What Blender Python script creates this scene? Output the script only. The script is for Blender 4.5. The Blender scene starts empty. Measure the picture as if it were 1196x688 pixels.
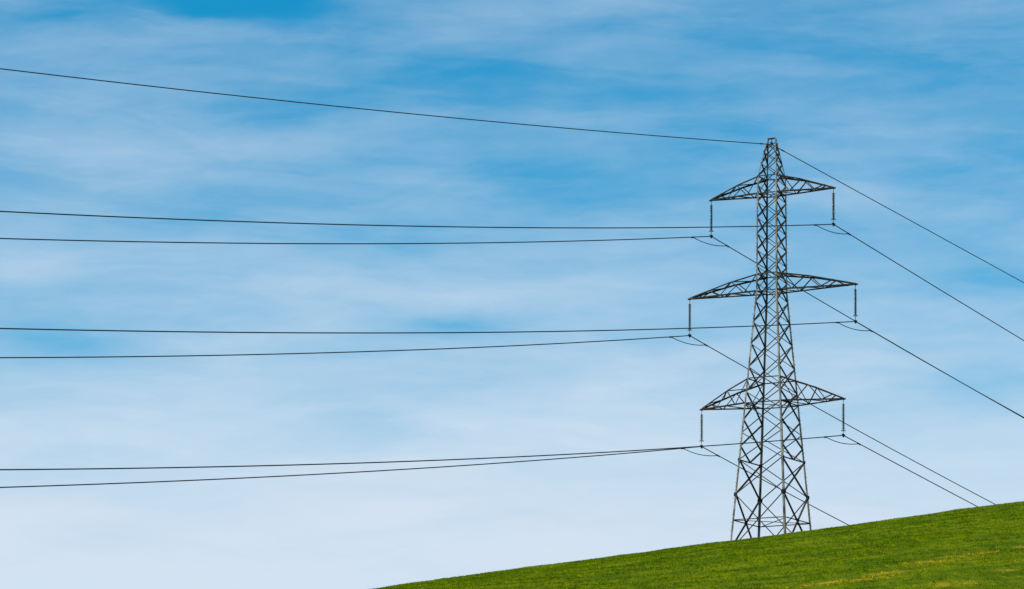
import bpy, math, random
import numpy as np
from mathutils import Vector, Matrix

random.seed(7)
rng = np.random.default_rng(7)
scene = bpy.context.scene
COL = scene.collection

# ------------------------------------------------------------------ camera
PITCH, ROLL = math.radians(10.301), math.radians(0.6016)
cam_data = bpy.data.cameras.new("camera")
cam = bpy.data.objects.new("camera", cam_data)
COL.objects.link(cam)
cam_data.sensor_width = 36.0
cam_data.lens = 36.0 * 5260.0 / 1196.0
cam_data.clip_start = 0.5
cam_data.clip_end = 20000
f = Vector((0, math.cos(PITCH), math.sin(PITCH)))
r0 = Vector((1, 0, 0))
u0 = r0.cross(f)
c, s = math.cos(ROLL), math.sin(ROLL)
rr = r0 * c + u0 * s
uu = u0 * c - r0 * s
m = Matrix(((rr.x, uu.x, -f.x), (rr.y, uu.y, -f.y), (rr.z, uu.z, -f.z)))
cam.matrix_world = m.to_4x4()
scene.camera = cam

# ------------------------------------------------------------------ light
SUN_DIR = Vector((-0.95, -0.31, 0.0)).normalized()
SUN_EL = math.radians(38)
SUN_AZ = math.atan2(SUN_DIR.x, SUN_DIR.y)
to_sun = Vector((SUN_DIR.x * math.cos(SUN_EL), SUN_DIR.y * math.cos(SUN_EL), math.sin(SUN_EL)))
sd = bpy.data.lights.new("sun", 'SUN')
sd.energy = 4.2
sd.angle = math.radians(0.5)
sd.color = (1.0, 0.95, 0.86)
sun = bpy.data.objects.new("sun", sd)
COL.objects.link(sun)
sun.rotation_euler = (-to_sun).to_track_quat('-Z', 'Y').to_euler()

scene.view_settings.view_transform = 'Standard'
scene.view_settings.look = 'None'
scene.view_settings.exposure = 0.0
scene.view_settings.gamma = 1.0
scene.view_settings.use_curve_mapping = False

# ------------------------------------------------------------------ sky
class Nodes:
    def __init__(self, tree):
        self.t = tree
        tree.nodes.clear()
    def n(self, kind, **kw):
        nd = self.t.nodes.new(kind)
        for k, v in kw.items():
            setattr(nd, k, v)
        return nd
    def put(self, sock, v):
        if isinstance(v, bpy.types.NodeSocket):
            self.t.links.new(v, sock)
        else:
            sock.default_value = v
    def m(self, op, a, b=0.0, c=0.0, clamp=False):
        nd = self.n('ShaderNodeMath', operation=op, use_clamp=clamp)
        self.put(nd.inputs[0], a); self.put(nd.inputs[1], b)
        if op in ('MULTIPLY_ADD', 'SMOOTH_MIN', 'SMOOTH_MAX'):
            self.put(nd.inputs[2], c)
        return nd.outputs[0]
    def xyz(self, x, y, z):
        nd = self.n('ShaderNodeCombineXYZ')
        for i, v in enumerate((x, y, z)):
            self.put(nd.inputs[i], v)
        return nd.outputs[0]
    def noise(self, vec, scale, detail=4, rough=0.5, dist=0.0):
        nd = self.n('ShaderNodeTexNoise')
        self.put(nd.inputs['Vector'], vec)
        nd.inputs['Scale'].default_value = scale
        nd.inputs['Detail'].default_value = detail
        nd.inputs['Roughness'].default_value = rough
        nd.inputs['Distortion'].default_value = dist
        return nd.outputs['Fac']
    def mix(self, fac, a, b, blend='MIX'):
        nd = self.n('ShaderNodeMix', data_type='RGBA', blend_type=blend)
        self.put(nd.inputs[0], fac); self.put(nd.inputs[6], a); self.put(nd.inputs[7], b)
        return nd.outputs[2]
    def rng(self, v, a, b, lo=0.0, hi=1.0, smooth=False):
        nd = self.n('ShaderNodeMapRange')
        if smooth:
            nd.interpolation_type = 'SMOOTHSTEP'
        self.put(nd.inputs[0], v)
        for i, x in enumerate((a, b, lo, hi)):
            nd.inputs[i + 1].default_value = x
        return nd.outputs[0]

world = bpy.data.worlds.new("World")
scene.world = world
world.use_nodes = True
W = Nodes(world.node_tree)
SKY_STRENGTH = 0.1
sky = W.n('ShaderNodeTexSky', sky_type='NISHITA', sun_disc=False)
sky.sun_elevation = SUN_EL
sky.sun_rotation = SUN_AZ % (2 * math.pi)
sky.altitude = 300
sky.air_density = 1.0
sky.dust_density = 0.0
sky.ozone_density = 2.5
tc = W.n('ShaderNodeTexCoord')
sep = W.n('ShaderNodeSeparateXYZ')
W.put(sep.inputs[0], tc.outputs['Generated'])
DEG = 180 / math.pi
az = W.m('MULTIPLY', W.m('ARCTAN2', sep.outputs[0], sep.outputs[1]), DEG)
el = W.m('MULTIPLY', W.m('ARCSINE', sep.outputs[2]), DEG)
# domain warp, so that the cirrus has torn, drifting edges
wv = W.xyz(W.m('MULTIPLY', az, 0.5), el, 3.0)
w1 = W.m('SUBTRACT', W.noise(wv, 0.7, 4, 0.55), 0.5)
w2 = W.m('SUBTRACT', W.noise(W.xyz(W.m('MULTIPLY', az, 0.5), el, 11.0), 0.9, 4, 0.55), 0.5)
azw = W.m('MULTIPLY_ADD', w1, 1.2, az)
elw = W.m('MULTIPLY_ADD', w2, 0.42, el)
big = W.noise(W.xyz(W.m('MULTIPLY', azw, 0.28), elw, 0.0), 0.9, 5, 0.55)
tilt = W.m('MULTIPLY_ADD', azw, -0.10, elw)
wisp = W.noise(W.xyz(W.m('MULTIPLY', azw, 0.16), tilt, 5.0), 2.2, 6, 0.56, 0.3)
fine = W.noise(W.xyz(W.m('MULTIPLY', az, 0.35), W.m('MULTIPLY_ADD', az, -0.06, el), 9.0), 5.0, 6, 0.6)
# veil of cirrus that thickens towards the horizon
veil = W.n('ShaderNodeFloatCurve')
W.put(veil.inputs['Value'], W.rng(el, 4.0, 16.0))
pts = [(0.0, 1.0), (0.20, 0.98), (0.30, 0.90), (0.42, 0.68), (0.52, 0.45), (0.62, 0.29), (0.74, 0.24), (1.0, 0.20)]
cv = veil.mapping.curves[0]
cv.points[0].location = pts[0]; cv.points[1].location = pts[-1]
for p in pts[1:-1]:
    cv.points.new(*p)
veil.mapping.update()
dens = veil.outputs[0]
amp = W.rng(el, 6.5, 9.5, 0.45, 1.0)
streaks = W.noise(W.xyz(W.m('MULTIPLY', azw, 0.13), W.m('MULTIPLY_ADD', az, 0.05, elw), 17.0), 1.9, 6, 0.58, 0.5)
nz = W.m('MULTIPLY', W.m('SUBTRACT', big, 0.5), 0.45)
nz = W.m('MULTIPLY_ADD', W.rng(streaks, 0.42, 0.62, -0.5, 0.5, True), 0.075, nz)
nz = W.m('MULTIPLY_ADD', W.m('SUBTRACT', wisp, 0.5), 0.36, nz)
nz = W.m('MULTIPLY_ADD', W.m('SUBTRACT', fine, 0.5), 0.13, nz)
dens = W.m('MULTIPLY_ADD', nz, amp, dens)
# clear gaps (negative) and thicker banks (positive): azimuth, elevation, half widths, weight
BANKS = [
    (-3.653, 13.935, 1.035, 0.218, -0.340),
    (-2.362, 13.628, 0.980, 0.283, -0.100),
    (-0.565, 12.972, 1.198, 0.327, -0.130),
    (-0.011, 13.392, 0.654, 0.436, -0.060),
    (0.451, 11.819, 0.817, 0.240, -0.100),
    (-2.787, 12.534, 0.545, 0.218, -0.120),
    (-5.708, 13.788, 0.980, 0.240, -0.160),
    (4.452, 13.236, 3.268, 0.545, -0.100),
    (5.890, 12.789, 1.307, 0.381, -0.050),
    (2.895, 12.536, 0.871, 0.327, -0.080),
    (-0.272, 11.812, 0.654, 0.240, -0.140),
    (1.121, 11.498, 0.654, 0.174, -0.060),
    (6.200, 10.458, 0.980, 0.436, -0.120),
    (6.189, 9.266, 1.035, 0.436, -0.200),
    (-6.111, 8.815, 0.871, 0.218, -0.100),
    (-5.914, 9.525, 1.089, 0.370, -0.340),
    (-0.637, 9.923, 0.762, 0.152, -0.200),
    (-1.831, 8.579, 0.654, 0.218, -0.100),
    (-1.887, 11.952, 0.654, 0.218, -0.060),
    (-3.312, 11.055, 0.980, 0.174, -0.040),
    (-5.438, 12.087, 1.416, 0.436, 0.200),
    (-1.445, 12.123, 1.198, 0.174, 0.050),
    (-0.863, 10.280, 1.307, 0.174, 0.100),
    (-3.023, 13.180, 0.980, 0.218, 0.050),
    (-2.780, 12.153, 1.198, 0.240, 0.100),
    (1.554, 13.403, 0.980, 0.218, 0.030),
    (-0.908, 13.598, 0.654, 0.152, 0.040),
    (-5.943, 10.500, 1.198, 0.240, 0.140),
    (-3.303, 10.620, 0.980, 0.240, 0.070),
    (1.128, 10.518, 1.307, 0.327, 0.080),
    (5.566, 13.928, 0.980, 0.131, 0.100),
    (-6.183, 11.197, 0.654, 0.174, 0.060),
    (4.225, 11.610, 0.654, 0.218, 0.080),
    (3.890, 9.709, 0.980, 0.545, 0.040),
    (-3.825, 9.304, 1.089, 0.327, 0.050),
    (0.431, 13.939, 1.634, 0.152, 0.080),
]
for a0, e0, sa, se, wt in BANKS:
    dx = W.m('MULTIPLY', W.m('SUBTRACT', azw, a0), 1 / sa)
    dy = W.m('MULTIPLY', W.m('SUBTRACT', elw, e0), 1 / se)
    rr2 = W.m('MULTIPLY_ADD', dy, dy, W.m('MULTIPLY', dx, dx))
    g = W.m('EXPONENT', W.m('MULTIPLY', rr2, -1.0))
    dens = W.m('MULTIPLY_ADD', g, wt, dens)
dens = W.m('SMOOTH_MAX', dens, 0.0, 0.16)
dens = W.m('SMOOTH_MIN', dens, 1.0, 0.06)
# deep, polarised blue of the clear air
clear = W.mix(1.0, sky.outputs[0], (0.06, 0.99, 1.25, 1), 'MULTIPLY')
K = 1 / SKY_STRENGTH
cloud = W.n('ShaderNodeRGB'); cloud.outputs[0].default_value = (0.66 * K, 0.765 * K, 0.885 * K, 1)
skycol = W.mix(dens, clear, cloud.outputs[0])
bg = W.n('ShaderNodeBackground')
W.put(bg.inputs['Color'], skycol)
bg.inputs['Strength'].default_value = SKY_STRENGTH
wo = W.n('ShaderNodeOutputWorld')
W.put(wo.inputs['Surface'], bg.outputs[0])

# ------------------------------------------------------------------ materials
def material(name):
    mt = bpy.data.materials.new(name)
    mt.use_nodes = True
    N = Nodes(mt.node_tree)
    b = N.n('ShaderNodeBsdfPrincipled')
    o = N.n('ShaderNodeOutputMaterial')
    N.put(o.inputs['Surface'], b.outputs[0])
    return mt, N, b

def steel(name, dark, light, rust, rust_amt, scale=1.0):
    mt, N, b = material(name)
    g = N.n('ShaderNodeNewGeometry')
    P = g.outputs['Position']
    a = N.noise(P, 0.9 * scale, 5, 0.6)
    col = N.mix(N.rng(a, 0.35, 0.65), (*dark, 1), (*light, 1))
    rn = N.noise(P, 2.3 * scale, 6, 0.65)
    col = N.mix(N.rng(rn, 0.62 - rust_amt, 0.74 - rust_amt), col, (*rust, 1))
    N.put(b.inputs['Base Color'], col)
    b.inputs['Roughness'].default_value = 0.75
    b.inputs['Specular IOR Level'].default_value = 0.2
    return mt

M_LEG = steel('weathered_galvanised_leg', (0.05, 0.046, 0.038), (0.34, 0.31, 0.25), (0.17, 0.09, 0.04), 0.05)
M_BRACE = steel('weathered_bracing_steel', (0.016, 0.016, 0.015), (0.075, 0.068, 0.056), (0.08, 0.045, 0.024), 0.06)
M_ARM = steel('rusty_crossarm_steel', (0.010, 0.010, 0.009), (0.028, 0.025, 0.019), (0.24, 0.11, 0.03), 0.035)
M_FIT = steel('dark_fitting_steel', (0.012, 0.012, 0.012), (0.028, 0.028, 0.028), (0.05, 0.03, 0.02), 0.0)

def cable_material():
    mt, N, b = material('weathered_aluminium_cable')
    g = N.n('ShaderNodeNewGeometry')
    a = N.noise(g.outputs['Position'], 0.6, 3, 0.5)
    N.put(b.inputs['Base Color'], N.mix(a, (0.018, 0.022, 0.026, 1), (0.035, 0.04, 0.045, 1)))
    b.inputs['Roughness'].default_value = 0.7
    return mt
M_CABLE = cable_material()

def glass_material():
    mt, N, b = material('green_brown_insulator_glass')
    g = N.n('ShaderNodeNewGeometry')
    a = N.noise(g.outputs['Position'], 3.0, 3, 0.5)
    N.put(b.inputs['Base Color'], N.mix(a, (0.014, 0.035, 0.032, 1), (0.035, 0.065, 0.05, 1)))
    b.inputs['Roughness'].default_value = 0.18
    b.inputs['Transmission Weight'].default_value = 0.15
    return mt
M_GLASS = glass_material()

ROW_TILT = 0.035
def field_colours(N):
    """shared colour of the crop: clumps and sowing rows, all in world metres"""
    g = N.n('ShaderNodeNewGeometry')
    sp = N.n('ShaderNodeSeparateXYZ')
    N.put(sp.inputs[0], g.outputs['Position'])
    x, y = sp.outputs[0], sp.outputs[1]
    yr = N.m('MULTIPLY_ADD', x, ROW_TILT, y)
    patch = N.noise(N.xyz(N.m('MULTIPLY', x, 0.35), N.m('MULTIPLY', yr, 0.12), 0.0), 0.5, 4, 0.6)
    streak = N.noise(N.xyz(N.m('MULTIPLY', x, 0.16), N.m('MULTIPLY', yr, 0.30), 4.0), 1.0, 5, 0.65, 0.3)
    clump = N.noise(N.xyz(N.m('MULTIPLY', x, 1.5), N.m('MULTIPLY', yr, 0.14), 8.0), 1.3, 3, 0.6)
    return x, yr, patch, streak, clump

def ground_material():
    mt, N, b = material('crop_field_soil_and_sward')
    x, yr, patch, streak, clump = field_colours(N)
    col = N.mix(N.rng(patch, 0.35, 0.65), (0.060, 0.110, 0.0005, 1), (0.140, 0.170, 0.0005, 1))
    col = N.mix(N.m('MULTIPLY', N.rng(streak, 0.52, 0.36), 0.75), col, (0.040, 0.070, 0.0005, 1))
    col = N.mix(N.m('MULTIPLY', N.rng(clump, 0.5, 0.7), 0.5), col, (0.20, 0.24, 0.004, 1))
    col = N.mix(bare_mask(N, x, yr), col, (0.42, 0.29, 0.02, 1))
    N.put(b.inputs['Base Color'], col)
    b.inputs['Roughness'].default_value = 0.95
    b.inputs['Specular IOR Level'].default_value = 0.02
    bump = N.n('ShaderNodeBump')
    bump.inputs['Strength'].default_value = 0.6
    bump.inputs['Distance'].default_value = 0.15
    N.put(bump.inputs['Height'], clump)
    N.put(b.inputs['Normal'], bump.outputs[0])
    return mt

# thin, yellowing strips of the crop: x centre, y centre, half length, half width
BARE = [(21.3, 298, 2.2, 1.6), (25.4, 301, 1.3, 1.6), (23.6, 297, 1.2, 1.0), (29.3, 312, 1.8, 1.5), (31.4, 318, 0.8, 1.2), (33.6, 319.5, 1.1, 1.6), (37.3, 325, 0.8, 1.5), (28.0, 282, 1.5, 1.8), (32.8, 293, 0.8, 1.2), (16.5, 291, 1.6, 1.5), (36, 303, 0.9, 1.4), (8, 305, 1.2, 1.2), (41, 330, 1.5, 1.2)]
def bare_mask(N, x, yr):
    tot = None
    yy = N.m('MULTIPLY_ADD', x, -ROW_TILT, yr)
    for cx, cy, hx, hy in BARE:
        dx = N.m('MULTIPLY', N.m('SUBTRACT', x, cx), 1 / hx)
        dy = N.m('MULTIPLY', N.m('SUBTRACT', yy, cy), 1 / hy)
        g = N.m('EXPONENT', N.m('MULTIPLY', N.m('MULTIPLY_ADD', dy, dy, N.m('MULTIPLY', dx, dx)), -1.0))
        tot = g if tot is None else N.m('ADD', tot, g)
    n = N.noise(N.xyz(N.m('MULTIPLY', x, 0.8), N.m('MULTIPLY', yy, 0.25), 20.0), 1.0, 5, 0.7)
    v = N.m('MULTIPLY', tot, N.rng(n, 0.42, 0.56), clamp=True)
    return N.m('MULTIPLY', v, 0.75)

def grass_material():
    mt, N, b = material('young_green_crop_blades')
    x, yr, patch, streak, clump = field_colours(N)
    oi = N.n('ShaderNodeVertexColor'); oi.layer_name = 'tint'
    sp = N.n('ShaderNodeSeparateColor'); N.put(sp.inputs[0], oi.outputs[0])
    rnd, bare = sp.outputs[0], sp.outputs[1]
    col = N.mix(N.rng(patch, 0.35, 0.65), (0.105, 0.215, 0.0003, 1), (0.280, 0.360, 0.0003, 1))
    col = N.mix(N.m('MULTIPLY', N.rng(streak, 0.53, 0.40), 0.8), col, (0.050, 0.088, 0.0003, 1))
    col = N.mix(N.m('MULTIPLY', N.rng(clump, 0.51, 0.39), 0.7), col, (0.042, 0.085, 0.0003, 1))
    col = N.mix(N.m('MULTIPLY', rnd, 0.45), col, (0.20, 0.25, 0.003, 1))
    col = N.mix(N.m('MULTIPLY', bare, 0.9), col, (0.78, 0.50, 0.012, 1))
    N.put(b.inputs['Base Color'], col)
    b.inputs['Roughness'].default_value = 1.0
    b.inputs['Specular IOR Level'].default_value = 0.02
    return mt
M_GROUND = ground_material()
M_GRASS = grass_material()

# ------------------------------------------------------------------ object helpers
def tag(o, label=None, cat=None, group=None, kind=None):
    if label: o['label'] = label
    if cat: o['category'] = cat
    if group: o['group'] = group
    if kind: o['kind'] = kind
    return o

def empty(name, loc):
    o = bpy.data.objects.new(name, None)
    o.empty_display_size = 0.5
    o.location = loc
    COL.objects.link(o)
    return o

class MB:
    def __init__(self):
        self.v, self.f = [], []
    def prism(self, p, q, prof, ux, uy):
        """extrude a closed profile [(a,b)...] from p to q, with axes ux, uy"""
        k = len(prof); base = len(self.v)
        for o in (p, q):
            for a, b in prof:
                self.v.append(o + ux * a + uy * b)
        for i in range(k):
            j = (i + 1) % k
            self.f.append((base + i, base + j, base + k + j, base + k + i))
        self.f.append(tuple(base + i for i in reversed(range(k))))
        self.f.append(tuple(base + k + i for i in range(k)))
    def angle(self, p, q, w, t, corner):
        """L section; 'corner' is the direction the heel of the angle points to"""
        p, q = Vector(p), Vector(q)
        d = (q - p).normalized()
        n = Vector(corner); n = (n - d * n.dot(d))
        if n.length < 1e-4:
            n = Vector((0.3, 0.5, 0.8)); n = n - d * n.dot(d)
        n.normalize()
        sdir = d.cross(n)
        a = (-n + sdir).normalized(); b = (-n - sdir).normalized()
        heel = n * (w * 0.35)
        prof = [(0, 0), (w, 0), (w, t), (t, t), (t, w), (0, w)]
        self.prism(p + heel, q + heel, prof, a, b)
    def flat(self, p, q, w, t, face_n, side=1):
        """L section with one flange lying flat in the plane whose normal is face_n"""
        d = (Vector(q) - Vector(p)).normalized()
        fn = Vector(face_n).normalized()
        fn = (fn - d * fn.dot(d)).normalized()
        self.angle(p, q, w, t, fn + d.cross(fn) * side)
    def box(self, c, ax, ay, az, hx, hy, hz):
        c = Vector(c)
        p = c - az * hz; q = c + az * hz
        self.prism(p, q, [(-hx, -hy), (hx, -hy), (hx, hy), (-hx, hy)], ax, ay)
    def plate(self, c, n, r, t):
        """eight-cornered gusset plate"""
        n = Vector(n).normalized()
        x = Vector((0, 0, 1)).cross(n).normalized(); y = n.cross(x)
        prof = [(r * (1 if k % 2 else 0.8) * math.cos(k * math.pi / 4 + 0.2), r * (1 if k % 2 else 0.85) * math.sin(k * math.pi / 4 + 0.2)) for k in range(8)]
        c = Vector(c)
        self.prism(c - n * t / 2, c + n * t / 2, prof, x, y)
    def tube(self, pts, r, k=8):
        base = len(self.v); pts = [Vector(p) for p in pts]; n = len(pts)
        rs = r if isinstance(r, (list, tuple)) else [r] * n
        for i, p in enumerate(pts):
            d = (pts[min(i + 1, n - 1)] - pts[max(i - 1, 0)]).normalized()
            x = d.cross(Vector((0.123, 0.2, 0.95))).normalized(); y = d.cross(x)
            for j in range(k):
                a = 2 * math.pi * j / k
                self.v.append(p + (x * math.cos(a) + y * math.sin(a)) * rs[i])
        for i in range(n - 1):
            for j in range(k):
                j2 = (j + 1) % k
                self.f.append((base + i * k + j, base + i * k + j2, base + (i + 1) * k + j2, base + (i + 1) * k + j))
        self.f.append(tuple(base + j for j in reversed(range(k))))
        self.f.append(tuple(base + (n - 1) * k + j for j in range(k)))
    def lathe(self, prof, k=16, c=Vector((0, 0, 0))):
        """prof = [(r, z)] turned round the z axis"""
        base = len(self.v); n = len(prof)
        for r, z in prof:
            for j in range(k):
                a = 2 * math.pi * j / k
                self.v.append(c + Vector((r * math.cos(a), r * math.sin(a), z)))
        for i in range(n - 1):
            for j in range(k):
                j2 = (j + 1) % k
                self.f.append((base + i * k + j, base + i * k + j2, base + (i + 1) * k + j2, base + (i + 1) * k + j))
    def torus(self, c, R, r, k=24, l=8):
        base = len(self.v)
        for i in range(k):
            a = 2 * math.pi * i / k
            for j in range(l):
                b = 2 * math.pi * j / l
                self.v.append(Vector(c) + Vector(((R + r * math.cos(b)) * math.cos(a), (R + r * math.cos(b)) * math.sin(a), r * math.sin(b))))
        for i in range(k):
            for j in range(l):
                self.f.append((base + i * l + j, base + ((i + 1) % k) * l + j, base + ((i + 1) % k) * l + (j + 1) % l, base + i * l + (j + 1) % l))
    def build(self, name, mat, parent=None, origin=(0, 0, 0), smooth=False):
        o3 = Vector(origin)
        me = bpy.data.meshes.new(name)
        me.from_pydata([tuple(v - o3) for v in self.v], [], self.f)
        me.materials.append(mat)
        if smooth:
            me.polygons.foreach_set('use_smooth', [True] * len(me.polygons))
        me.update()
        o = bpy.data.objects.new(name, me)
        COL.objects.link(o)
        if parent is not None:
            o.parent = parent
        else:
            o.location = o3
        return o

# ------------------------------------------------------------------ terrain
YC = 445.0
def vnoise(x, y, seed=0):
    xi = np.floor(x).astype(np.int64); yi = np.floor(y).astype(np.int64)
    xf = x - xi; yf = y - yi
    xf = xf * xf * (3 - 2 * xf); yf = yf * yf * (3 - 2 * yf)
    def h(a, b):
        n = (a * 374761393 + b * 668265263 + seed * 974634777) & 0x7fffffff
        n = ((n ^ (n >> 13)) * 1274126177) & 0x7fffffff
        n = n ^ (n >> 16)
        return (n & 0xffff) / 65535.0
    return (h(xi, yi) * (1 - xf) + h(xi + 1, yi) * xf) * (1 - yf) + (h(xi, yi + 1) * (1 - xf) + h(xi + 1, yi + 1) * xf) * yf

def crest(x):
    h = 52.50 + 0.14776 * x - 8.1e-5 * np.clip(x, -100, 100) ** 2
    h = np.where(x > 75, 52.50 + 0.14776 * 75 - 0.455 + 14 * np.tanh((x - 75) * 0.1356 / 14), h)
    return 1.01136 * (4 + np.logaddexp(0, (h - 4) / 6) * 6)
def profile(q):
    k = 0.415
    a = q - k * (q - 1) ** 2
    b = q - 12.0 * (q - 1) ** 2
    q1 = 1.0833
    p1 = q1 - 12 * (q1 - 1) ** 2
    cc = p1 - 1.0 * (q - q1)
    return np.where(q < 1, a, np.where(q < q1, b, cc))
def ground_z(x, y):
    x = np.asarray(x, float); y = np.asarray(y, float)
    z = crest(x) * profile(y / YC)
    z = np.logaddexp(z / 2.5, -1.7 / 2.5) * 2.5      # the valley floor at the foot of the hill
    z = z - np.where(y < 5, np.logaddexp(0, -1.7 / 2.5) * 0, 0)
    # gentle unevenness and sowing rows
    z = z + (vnoise(x / 9 + 50, y / 22 + 50, 1) - 0.5) * 0.30 + (vnoise(x / 2.2 + 90, y / 3.5 + 9, 2) - 0.5) * 0.10
    return z - 0.14

def build_ground():
    def axis(lo, a, b, hi, st):
        inner = np.arange(a, b, st)
        left = a - np.geomspace(st, a - lo, 50)[::-1]
        right = inner[-1] + np.geomspace(st, hi - inner[-1], 50)
        return np.concatenate([left, inner, right])
    xs = axis(-5000, -70, 110, 5000, 0.6)
    ys = axis(-3000, 230, 500, 8000, 0.7)
    X, Y = np.meshgrid(xs, ys)
    Z = ground_z(X, Y)
    nx, ny = len(xs), len(ys)
    co = np.stack([X, Y, Z], -1).reshape(-1, 3).astype(np.float32)
    me = bpy.data.meshes.new('hill')
    me.vertices.add(len(co)); me.vertices.foreach_set('co', co.ravel())
    i = np.arange((nx - 1) * (ny - 1)); r = i // (nx - 1); cidx = i % (nx - 1)
    a = r * nx + cidx
    quads = np.stack([a, a + 1, a + nx + 1, a + nx], -1).astype(np.int32)
    me.loops.add(quads.size); me.loops.foreach_set('vertex_index', quads.ravel())
    me.polygons.add(len(quads)); me.polygons.foreach_set('loop_start', np.arange(len(quads), dtype=np.int32) * 4)
    me.polygons.foreach_set('use_smooth', np.ones(len(quads), bool))
    me.update(); me.validate()
    me.materials.append(M_GROUND)
    o = bpy.data.objects.new('hill', me)
    COL.objects.link(o)
    tag(o, 'green farmed hillside rising to the right below the pylon', 'hill', kind='structure')
build_ground()

def build_crop():
    N = 330000
    x = rng.uniform(-48, 86, N); y = rng.uniform(232, 470, N)
    # density follows rows and patches; thin in the bare strips
    bare = np.zeros(N)
    for cx, cy, hx, hy in [(a, b, c_ * 1.25, d_ * 1.25) for a, b, c_, d_ in BARE]:
        bare += np.exp(-(((x - cx) / hx) ** 2 + ((y - cy) / hy) ** 2))
    bare = np.clip(bare, 0, 1)
    dn = vnoise(x / 1.6 + 300, (y + ROW_TILT * x) / 3.0 + 300, 5)
    dn2 = vnoise(x / 7 + 30, (y + ROW_TILT * x) / 5.0 + 30, 6)
    keep = rng.random(N) < (0.35 + 0.45 * dn + 0.35 * dn2) * (1 - 0.72 * bare)
    x, y, bare, dn, dn2 = x[keep], y[keep], bare[keep], dn[keep], dn2[keep]
    n = len(x)
    z = ground_z(x, y)
    B = 4
    bare = bare * (vnoise(x / 0.5 + 70, y / 1.2 + 70, 9) > 0.27)
    hgt = (0.045 + 0.065 * dn + 0.03 * rng.random(n))
    ang = rng.uniform(0, 2 * np.pi, (n, B)); lean = rng.uniform(0.1, 0.75, (n, B))
    hh = hgt[:, None] * rng.uniform(0.7, 1.25, (n, B))
    wd = rng.uniform(0.018, 0.034, (n, B))
    ox = x[:, None] + rng.normal(0, 0.05, (n, B)); oy = y[:, None] + rng.normal(0, 0.05, (n, B))
    perp = ang + np.pi / 2 + rng.normal(0, 0.3, (n, B))
    v = np.zeros((n, B, 3, 3), np.float32)
    zb = z[:, None] - 0.02
    v[:, :, 0] = np.stack([ox - np.cos(perp) * wd, oy - np.sin(perp) * wd, zb + 0 * ox], -1)
    v[:, :, 1] = np.stack([ox + np.cos(perp) * wd, oy + np.sin(perp) * wd, zb + 0 * ox], -1)
    v[:, :, 2] = np.stack([ox + np.cos(ang) * hh * lean, oy + np.sin(ang) * hh * lean, zb + hh], -1)
    T = n * B
    me = bpy.data.meshes.new('grass')
    me.vertices.add(T * 3); me.vertices.foreach_set('co', v.ravel())
    me.loops.add(T * 3); me.loops.foreach_set('vertex_index', np.arange(T * 3, dtype=np.int32))
    me.polygons.add(T); me.polygons.foreach_set('loop_start', np.arange(T, dtype=np.int32) * 3)
    me.update()
    ca = me.color_attributes.new('tint', 'FLOAT_COLOR', 'POINT')
    rn = np.repeat(rng.random((n, B)).reshape(-1) ** 1.5, 3)
    br = np.repeat(np.repeat((rng.random(n) < bare * 0.8).astype(float), B), 3)
    cols = np.stack([rn, br, 0 * rn, 1 + 0 * rn], -1).astype(np.float32)
    ca.data.foreach_set('color', cols.ravel())
    me.materials.append(M_GRASS)
    o = bpy.data.objects.new('grass', me)
    COL.objects.link(o)
    tag(o, 'short green young crop covering the hillside with thin yellow strips', 'grass', kind='stuff')
build_crop()

# ------------------------------------------------------------------ pylon
AL = math.radians(29.9)
E1 = Vector((math.cos(AL), -math.sin(AL), 0))      # along the crossarms, towards the near arm tips
E2 = Vector((math.sin(AL), math.cos(AL), 0))       # along the line, away from the camera
UP = Vector((0, 0, 1))
CEN = Vector((26.961, 460.0, 0))

WIDTH = [(56.3, 6.48), (57.42, 6.32), (60.12, 5.92), (84.16, 2.34), (94.49, 2.20), (96.33, 2.14)]
TOPZ = 100.45
def width(z):
    if z >= 96.33:
        k = (z - 96.33) / (TOPZ - 96.33)
        return 2.14 + (0.92 - 2.14) * k, 2.14 + (0.14 - 2.14) * k
    for (z0, w0), (z1, w1) in zip(WIDTH, WIDTH[1:]):
        if z <= z1:
            w = w0 + (w1 - w0) * (z - z0) / (z1 - z0)
            return w, w
def corner(sa, sb, z):
    a, b = width(z)
    return CEN + E1 * (sa * a / 2) + E2 * (sb * b / 2) + UP * z

tower = empty('transmission_tower', (CEN.x, CEN.y, 57.3))
tag(tower, 'tall rusty grey steel lattice pylon with three pairs of crossarms on the green hill', 'pylon')
bpy.context.view_layer.update()
TO = Vector(tower.location)

# legs with step bolts on the two outer ones
for sa in (-1, 1):
    for sb in (-1, 1):
        L = MB()
        zs = [56.3, 62.79, 70.59, 84.16, 94.49, 96.33, TOPZ]
        ws = [0.205, 0.195, 0.175, 0.15, 0.13, 0.10]
        out = E1 * sa + E2 * sb
        for (za, zb), w in zip(zip(zs, zs[1:]), ws):
            L.angle(corner(sa, sb, za), corner(sa, sb, zb + 0.02), w, 0.022, out)
        leg = L.build('leg', M_LEG, tower, TO)
        if sa == sb:
            k = 0; z = 58.6; pegs = []
            while z < 95.5:
                d = (E1 * sa if k % 2 else E2 * sb)
                p = corner(sa, sb, z) + out.normalized() * 0.03
                if k < 2:
                    Bt = MB()
                    Bt.tube([p, p + d * 0.17, p + d * 0.175 + UP * 0.03], 0.016, 6)
                    peg = Bt.build('step_bolt', M_FIT, leg, TO)
                    pegs.append((peg, p))
                else:
                    peg = pegs[k % 2][0].copy(); COL.objects.link(peg)
                    peg.parent = leg
                    peg.location = p - pegs[k % 2][1]
                z += 0.42; k += 1

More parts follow.
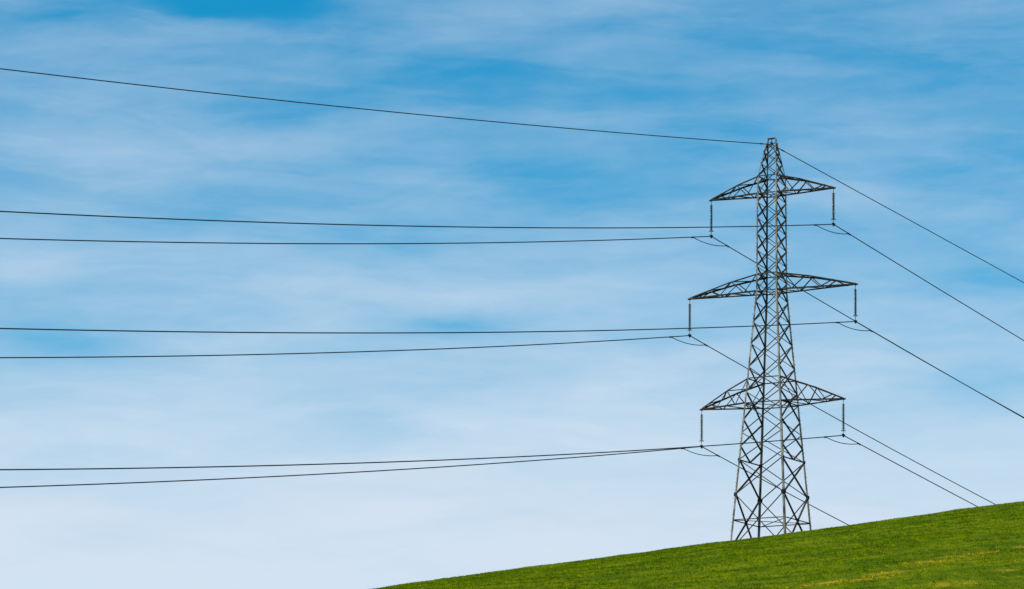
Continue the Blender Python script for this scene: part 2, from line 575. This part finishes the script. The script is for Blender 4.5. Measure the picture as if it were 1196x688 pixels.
# body lattice: face = the two corners it runs between
FACES = [(((-1, -1), (-1, 1)), -E1, 'arm'), (((1, -1), (1, 1)), E1, 'arm'),
         (((-1, -1), (1, -1)), -E2, 'line'), (((-1, 1), (1, 1)), E2, 'line')]
def mid(face, z):
    return (corner(*face[0], z) + corner(*face[1], z)) / 2
UPPER = [('V', 72.33, 73.54), ('X', 73.54, 76.16), ('X', 76.16, 78.61), ('X', 78.61, 80.89), ('X', 80.89, 83.08),
         ('A', 83.08, 84.16), ('V', 84.16, 85.07), ('A', 85.07, 85.97), ('V', 85.97, 86.82),
         ('X', 86.82, 88.52), ('X', 88.52, 90.23), ('X', 90.23, 91.93), ('X', 91.93, 93.63),
         ('A', 93.63, 94.49), ('V', 94.49, 95.42), ('A', 95.42, 96.33),
         ('X', 96.33, 97.75), ('X', 97.75, 99.0), ('X', 99.0, 99.95)]
ARM_FACE = [('X', 56.9, 62.79), ('X', 62.79, 66.42), ('V', 66.42, 67.83), ('X', 67.83, 70.59), ('A', 70.59, 72.33)] + UPPER
LINE_FACE = [('X', 56.9, 62.79), ('X', 62.79, 66.42), ('X', 66.42, 69.25), ('X', 69.25, 72.33)] + UPPER
for fc, nrm, kind in FACES:
    face = empty('lattice_face', (0, 0, 0)); face.parent = tower
    # horizontal frames at the crossarm levels and the splayed ring above the feet
    for z in (72.33, 74.93, 84.16, 85.97, 94.49, 96.33, TOPZ):
        if z == TOPZ and kind == 'arm':
            continue
        H = MB(); H.flat(corner(*fc[0], z), corner(*fc[1], z), 0.10, 0.014, nrm); H.build('horizontal_strut', M_BRACE, face, TO)
    H = MB(); H.flat(corner(*fc[0], 60.12), corner(*fc[1], 60.12), 0.09, 0.014, nrm); H.build('horizontal_strut', M_BRACE, face, TO)
    if kind == 'arm':
        H = MB(); H.flat(corner(*fc[0], 66.42), corner(*fc[1], 66.42), 0.11, 0.014, nrm); H.build('horizontal_strut', M_BRACE, face, TO)
    for ty, za, zb in (ARM_FACE if kind == 'arm' else LINE_FACE):
        X = MB()
        w = 0.145 if za < 66 else (0.135 if za < 73 else 0.118)
        off = nrm * 0.03
        sd = -1
        if kind == 'line': w *= 0.6; sd = 1
        a0, a1 = corner(*fc[0], za), corner(*fc[1], za)
        b0, b1 = corner(*fc[0], zb), corner(*fc[1], zb)
        if ty == 'X':
            X.flat(a0 + off, b1 + off, w, 0.014, nrm, sd)
            X.flat(a1 - off, b0 - off, w, 0.014, nrm, sd)
        elif ty == 'V':
            X.flat(mid(fc, za), b0, w, 0.014, nrm, sd)
            X.flat(mid(fc, za), b1, w, 0.014, nrm, sd)
        else:
            X.flat(a0, mid(fc, zb), w, 0.014, nrm, sd)
            X.flat(a1, mid(fc, zb), w, 0.014, nrm, sd)
        X.build('cross_brace', M_BRACE, face, TO)
    spots = [(mid(fc, 60.12) + nrm * 0.06, 0.26), (mid(fc, 72.33) + nrm * 0.05, 0.16)]
    for cidx in (0, 1):
        c0 = corner(*fc[cidx], 62.79)
        inward = (mid(fc, 62.79) - c0).normalized()
        spots.append((c0 + inward * 0.06 + nrm * 0.13, 0.25))
        if kind == 'arm':
            spots.append((corner(*fc[cidx], 66.42) + inward * 0.06 + nrm * 0.12, 0.17))
    for pc, pr in spots:
        G = MB(); G.plate(pc, nrm, pr, 0.02); G.build('gusset_plate', M_FIT, face, TO)

# horizontal diaphragms inside the body at the crossarm levels
for z in (60.12, 72.33, 84.16, 94.49):
    D = MB()
    D.angle(corner(-1, -1, z), corner(1, 1, z), 0.08, 0.012, UP)
    D.angle(corner(-1, 1, z) - UP * 0.09, corner(1, -1, z) - UP * 0.09, 0.08, 0.012, UP)
    D.build('diaphragm', M_BRACE, tower, TO)

# crossarms
ARMS = [('top', 94.49, 96.33, 7.05, 7.12), ('middle', 84.16, 85.97, 9.55, 9.62), ('bottom', 72.33, 74.93, 8.10, 8.20)]
for nm, zb, zt, ll, lr in ARMS:
    for sgn, ln in ((-1, ll), (1, lr)):
        tipc = CEN + E1 * (sgn * ln) + UP * zb
        ab, bb = width(zb); at_, bt = width(zt)
        ch = {}
        for sb in (-1, 1):
            ch[('b', sb)] = (CEN + E1 * (sgn * ab / 2) + E2 * (sb * bb / 2) + UP * zb, tipc + E2 * (sb * 0.07))
            ch[('t', sb)] = (CEN + E1 * (sgn * at_ / 2) + E2 * (sb * bt / 2) + UP * zt, tipc + E2 * (sb * 0.07) + UP * 0.13)
        def on(key, k):
            p, q = ch[key]
            v = p.lerp(q, k)
            if key[0] == 't':      # the upper chords are built slightly bowed
                v = v + UP * (0.13 * (k / 0.42 if k < 0.42 else (1 - k) / 0.58))
            return v
        A = MB()
        for (lv, sb), (p, q) in ch.items():
            k_ = on((lv, sb), 0.42)
            A.angle(p, k_, 0.155, 0.018, E2 * sb + UP * (1 if lv == 't' else -1))
            A.angle(k_, q, 0.145, 0.018, E2 * sb + UP * (1 if lv == 't' else -1))
        arm = A.build('crossarm', M_ARM, tower, TO)
        nb = 6 if nm == 'middle' else 5
        # bay positions, closer together towards the tip
        ks = [1 - (1 - i / nb) ** 1.15 for i in range(nb + 1)]
        def lace(k1, k2, nn, name_w, start=0):
            Z = MB()
            for i in range(nb):
                p = on(k1 if (i + start) % 2 == 0 else k2, ks[i])
                q = on(k2 if (i + start) % 2 == 0 else k1, ks[i + 1])
                if (p - q).length > 0.15:
                    Z.flat(p, q, name_w, 0.010, nn)
            return Z
        for sb in (-1, 1):
            lace(('b', sb), ('t', sb), E2 * sb, 0.095, 1).build('lacing', M_ARM, arm, TO)
        lace(('b', -1), ('b', 1), -UP, 0.09).build('lacing', M_ARM, arm, TO)
        lace(('t', -1), ('t', 1), UP, 0.09).build('lacing', M_ARM, arm, TO)
        Pn = MB()
        Pn.box(tipc + E1 * sgn * 0.08 + UP * 0.02, E1, E2, UP, 0.16, 0.08, 0.08)
        Pn.build('tip_plate', M_ARM, arm, TO)

# hanger of the earth wire inside the peak
Hh = MB()
pk = CEN + UP * TOPZ
Hh.box(pk + UP * 0.0, E1, E2, UP, 0.50, 0.07, 0.03)
Hh.tube([pk - UP * 0.03, pk - UP * 0.42], 0.035, 8)
Hh.box(pk - UP * 0.52, E2, E1, UP, 0.20, 0.07, 0.12)
Hh.build('earth_wire_clamp', M_FIT, tower, TO)

# ------------------------------------------------------------------ insulator strings and lines
# name, side offset along E1, clamp height, tip height, (slope, curvature) towards the camera, and away
LINES = [
    ('A1L', -7.05, 90.67, 94.49, (0.1952, 1.55e-4), (-0.1035, 0.75e-4), 'left tip of the top crossarm'),
    ('A1R', 7.11, 90.69, 94.49, (0.1913, 1.48e-4), (-0.0980, 0.66e-4), 'right tip of the top crossarm'),
    ('A2L', -9.56, 80.30, 84.16, (0.1873, 1.45e-4), (-0.1161, 1.44e-4), 'left tip of the middle crossarm'),
    ('A2R', 9.58, 80.30, 84.16, (0.1803, 1.31e-4), (-0.1002, 1.8e-4), 'right tip of the middle crossarm'),
    ('A3L', -8.12, 68.47, 72.33, (0.1767, 1.37e-4), (-0.1230, 2.0e-4), 'left tip of the bottom crossarm'),
    ('A3R', 8.17, 68.58, 72.33, (0.1735, 1.43e-4), (-0.1005, 0.6e-4), 'right tip of the bottom crossarm'),
]
def wire_z(z0, left, right, t):
    a, b = left if t < 0 else right
    return z0 + a * t + b * t * t

proto = None
def make_insulator():
    """origin at the crossarm tip, hangs along -z"""
    root = empty('insulator_string', (0, 0, 0))
    S = MB()
    S.tube([Vector((0, 0, 0.05)), Vector((0, 0, -0.42))], 0.028, 8)
    S.torus((0, 0, -0.02), 0.07, 0.022, 12, 6)
    S.build('shackle', M_FIT, root)
    n = 24; p = 0.114
    disc = MB()
    disc.lathe([(0.0, 0.075), (0.045, 0.072), (0.05, 0.03), (0.07, 0.018), (0.135, -0.004), (0.160, -0.022), (0.154, -0.034), (0.10, -0.020), (0.045, -0.024), (0.030, -0.044), (0.0, -0.046)], 16)
    for i in range(n):
        if i == 0:
            d = disc.build('insulator_disc', M_GLASS, root, smooth=True); first = d
        else:
            d = first.copy(); COL.objects.link(d); d.parent = root
        d.location = (0, 0, -0.46 - i * p)
    return root
def copy_tree(o, parent=None):
    cpy = o.copy(); COL.objects.link(cpy)
    if parent is not None:
        cpy.parent = parent
    for ch_ in list(o.children):
        copy_tree(ch_, cpy)
    return cpy

for key, L1, zc, zt, left, right, where in LINES:
    tip = CEN + E1 * (L1 + (0.02 if L1 > 0 else -0.02)) + UP * (zt - 0.06)
    if proto is None:
        proto = make_insulator(); root = proto
    else:
        root = copy_tree(proto)
        for ch_ in list(root.children):
            if ch_.name.startswith(('arcing_ring', 'suspension_clamp')):
                bpy.data.objects.remove(ch_)
    root.location = tip
    tag(root, 'slender glass disc insulator string hanging from the ' + where, 'insulator', 'insulator strings hanging from the crossarm tips')
    drop = tip.z - zc
    R = MB()
    zr = -0.46 - 24 * 0.114 - 0.02
    R.torus((0, 0, zr), 0.24, 0.018, 28, 6)
    R.tube([Vector((-0.24, 0, zr)), Vector((0.24, 0, zr))], 0.016, 6)
    R.build('arcing_ring', M_FIT, root, smooth=True)
    Cm = MB()
    Cm.tube([Vector((0, 0, zr + 0.05)), Vector((0, 0, -drop + 0.05))], 0.03, 8)
    Cm.box(Vector((0, 0, -drop + 0.03)), E2, E1, UP, 0.24, 0.08, 0.10)
    Cm.box(Vector((0, 0, -drop - 0.10)), E2, E1, UP, 0.11, 0.05, 0.10)
    Cm.build('suspension_clamp', M_FIT, root)

    base = CEN + E1 * (L1 + (0.02 if L1 > 0 else -0.02)); base.z = 0
    def wp(t, dz=0.0):
        return base + E2 * t + UP * (wire_z(zc, left, right, t) + dz)
    ts = [-330 + i * 5 for i in range(66)] + [-3, -1.5, -0.5, 0, 0.5, 1.5, 3] + [5 * i for i in range(1, 45)]
    T = MB()
    T.tube([wp(t) for t in ts], 0.051, 8)
    org = wp(0)
    line = T.build('power_line', M_CABLE, None, org, smooth=True)
    tag(line, 'dark conductor cable held under the ' + where, 'power line', 'conductor cables strung over the hill')
    lo = MB()
    t0, t1 = -4.2, 3.7
    pts = []
    for i in range(25):
        k = i / 24
        p = wp(t0).lerp(wp(t1), k)
        p = p - UP * (4 * 0.30 * k * (1 - k))
        pts.append(p)
    lo.tube(pts, 0.042, 8)
    for t in (t0, t1):
        d = (wp(t + 0.2) - wp(t - 0.2)).normalized()
        lo.tube([wp(t) - d * 0.32 - UP * 0.02, wp(t) + d * 0.32 - UP * 0.02], 0.085, 8)
    lo.build('damper_loop', M_CABLE, line, org, smooth=True)

# earth wire from the peak
el_, er_ = (0.1609, 9.6e-5), (-0.0580, 0.0)
def ep(t):
    return CEN + E2 * t + UP * (wire_z(99.82, el_, er_, t))
T = MB()
ts = [-330 + i * 5 for i in range(66)] + [-3, -1.5, -0.5, 0, 0.5, 1.5, 3] + [5 * i for i in range(1, 45)]
T.tube([ep(t) for t in ts], 0.046, 8)
ew = T.build('earth_wire', M_CABLE, None, ep(0), smooth=True)
tag(ew, 'single dark wire crossing the top of the pylon peak, highest of all the wires', 'earth wire')
for t in (-2.4, 2.6):
    Dp = MB()
    d = (ep(t + 0.2) - ep(t - 0.2)).normalized()
    Dp.tube([ep(t) - d * 0.38, ep(t) - d * 0.1, ep(t) + d * 0.1, ep(t) + d * 0.38], [0.06, 0.075, 0.075, 0.06], 8)
    Dp.build('damper', M_FIT, ew, ep(0))
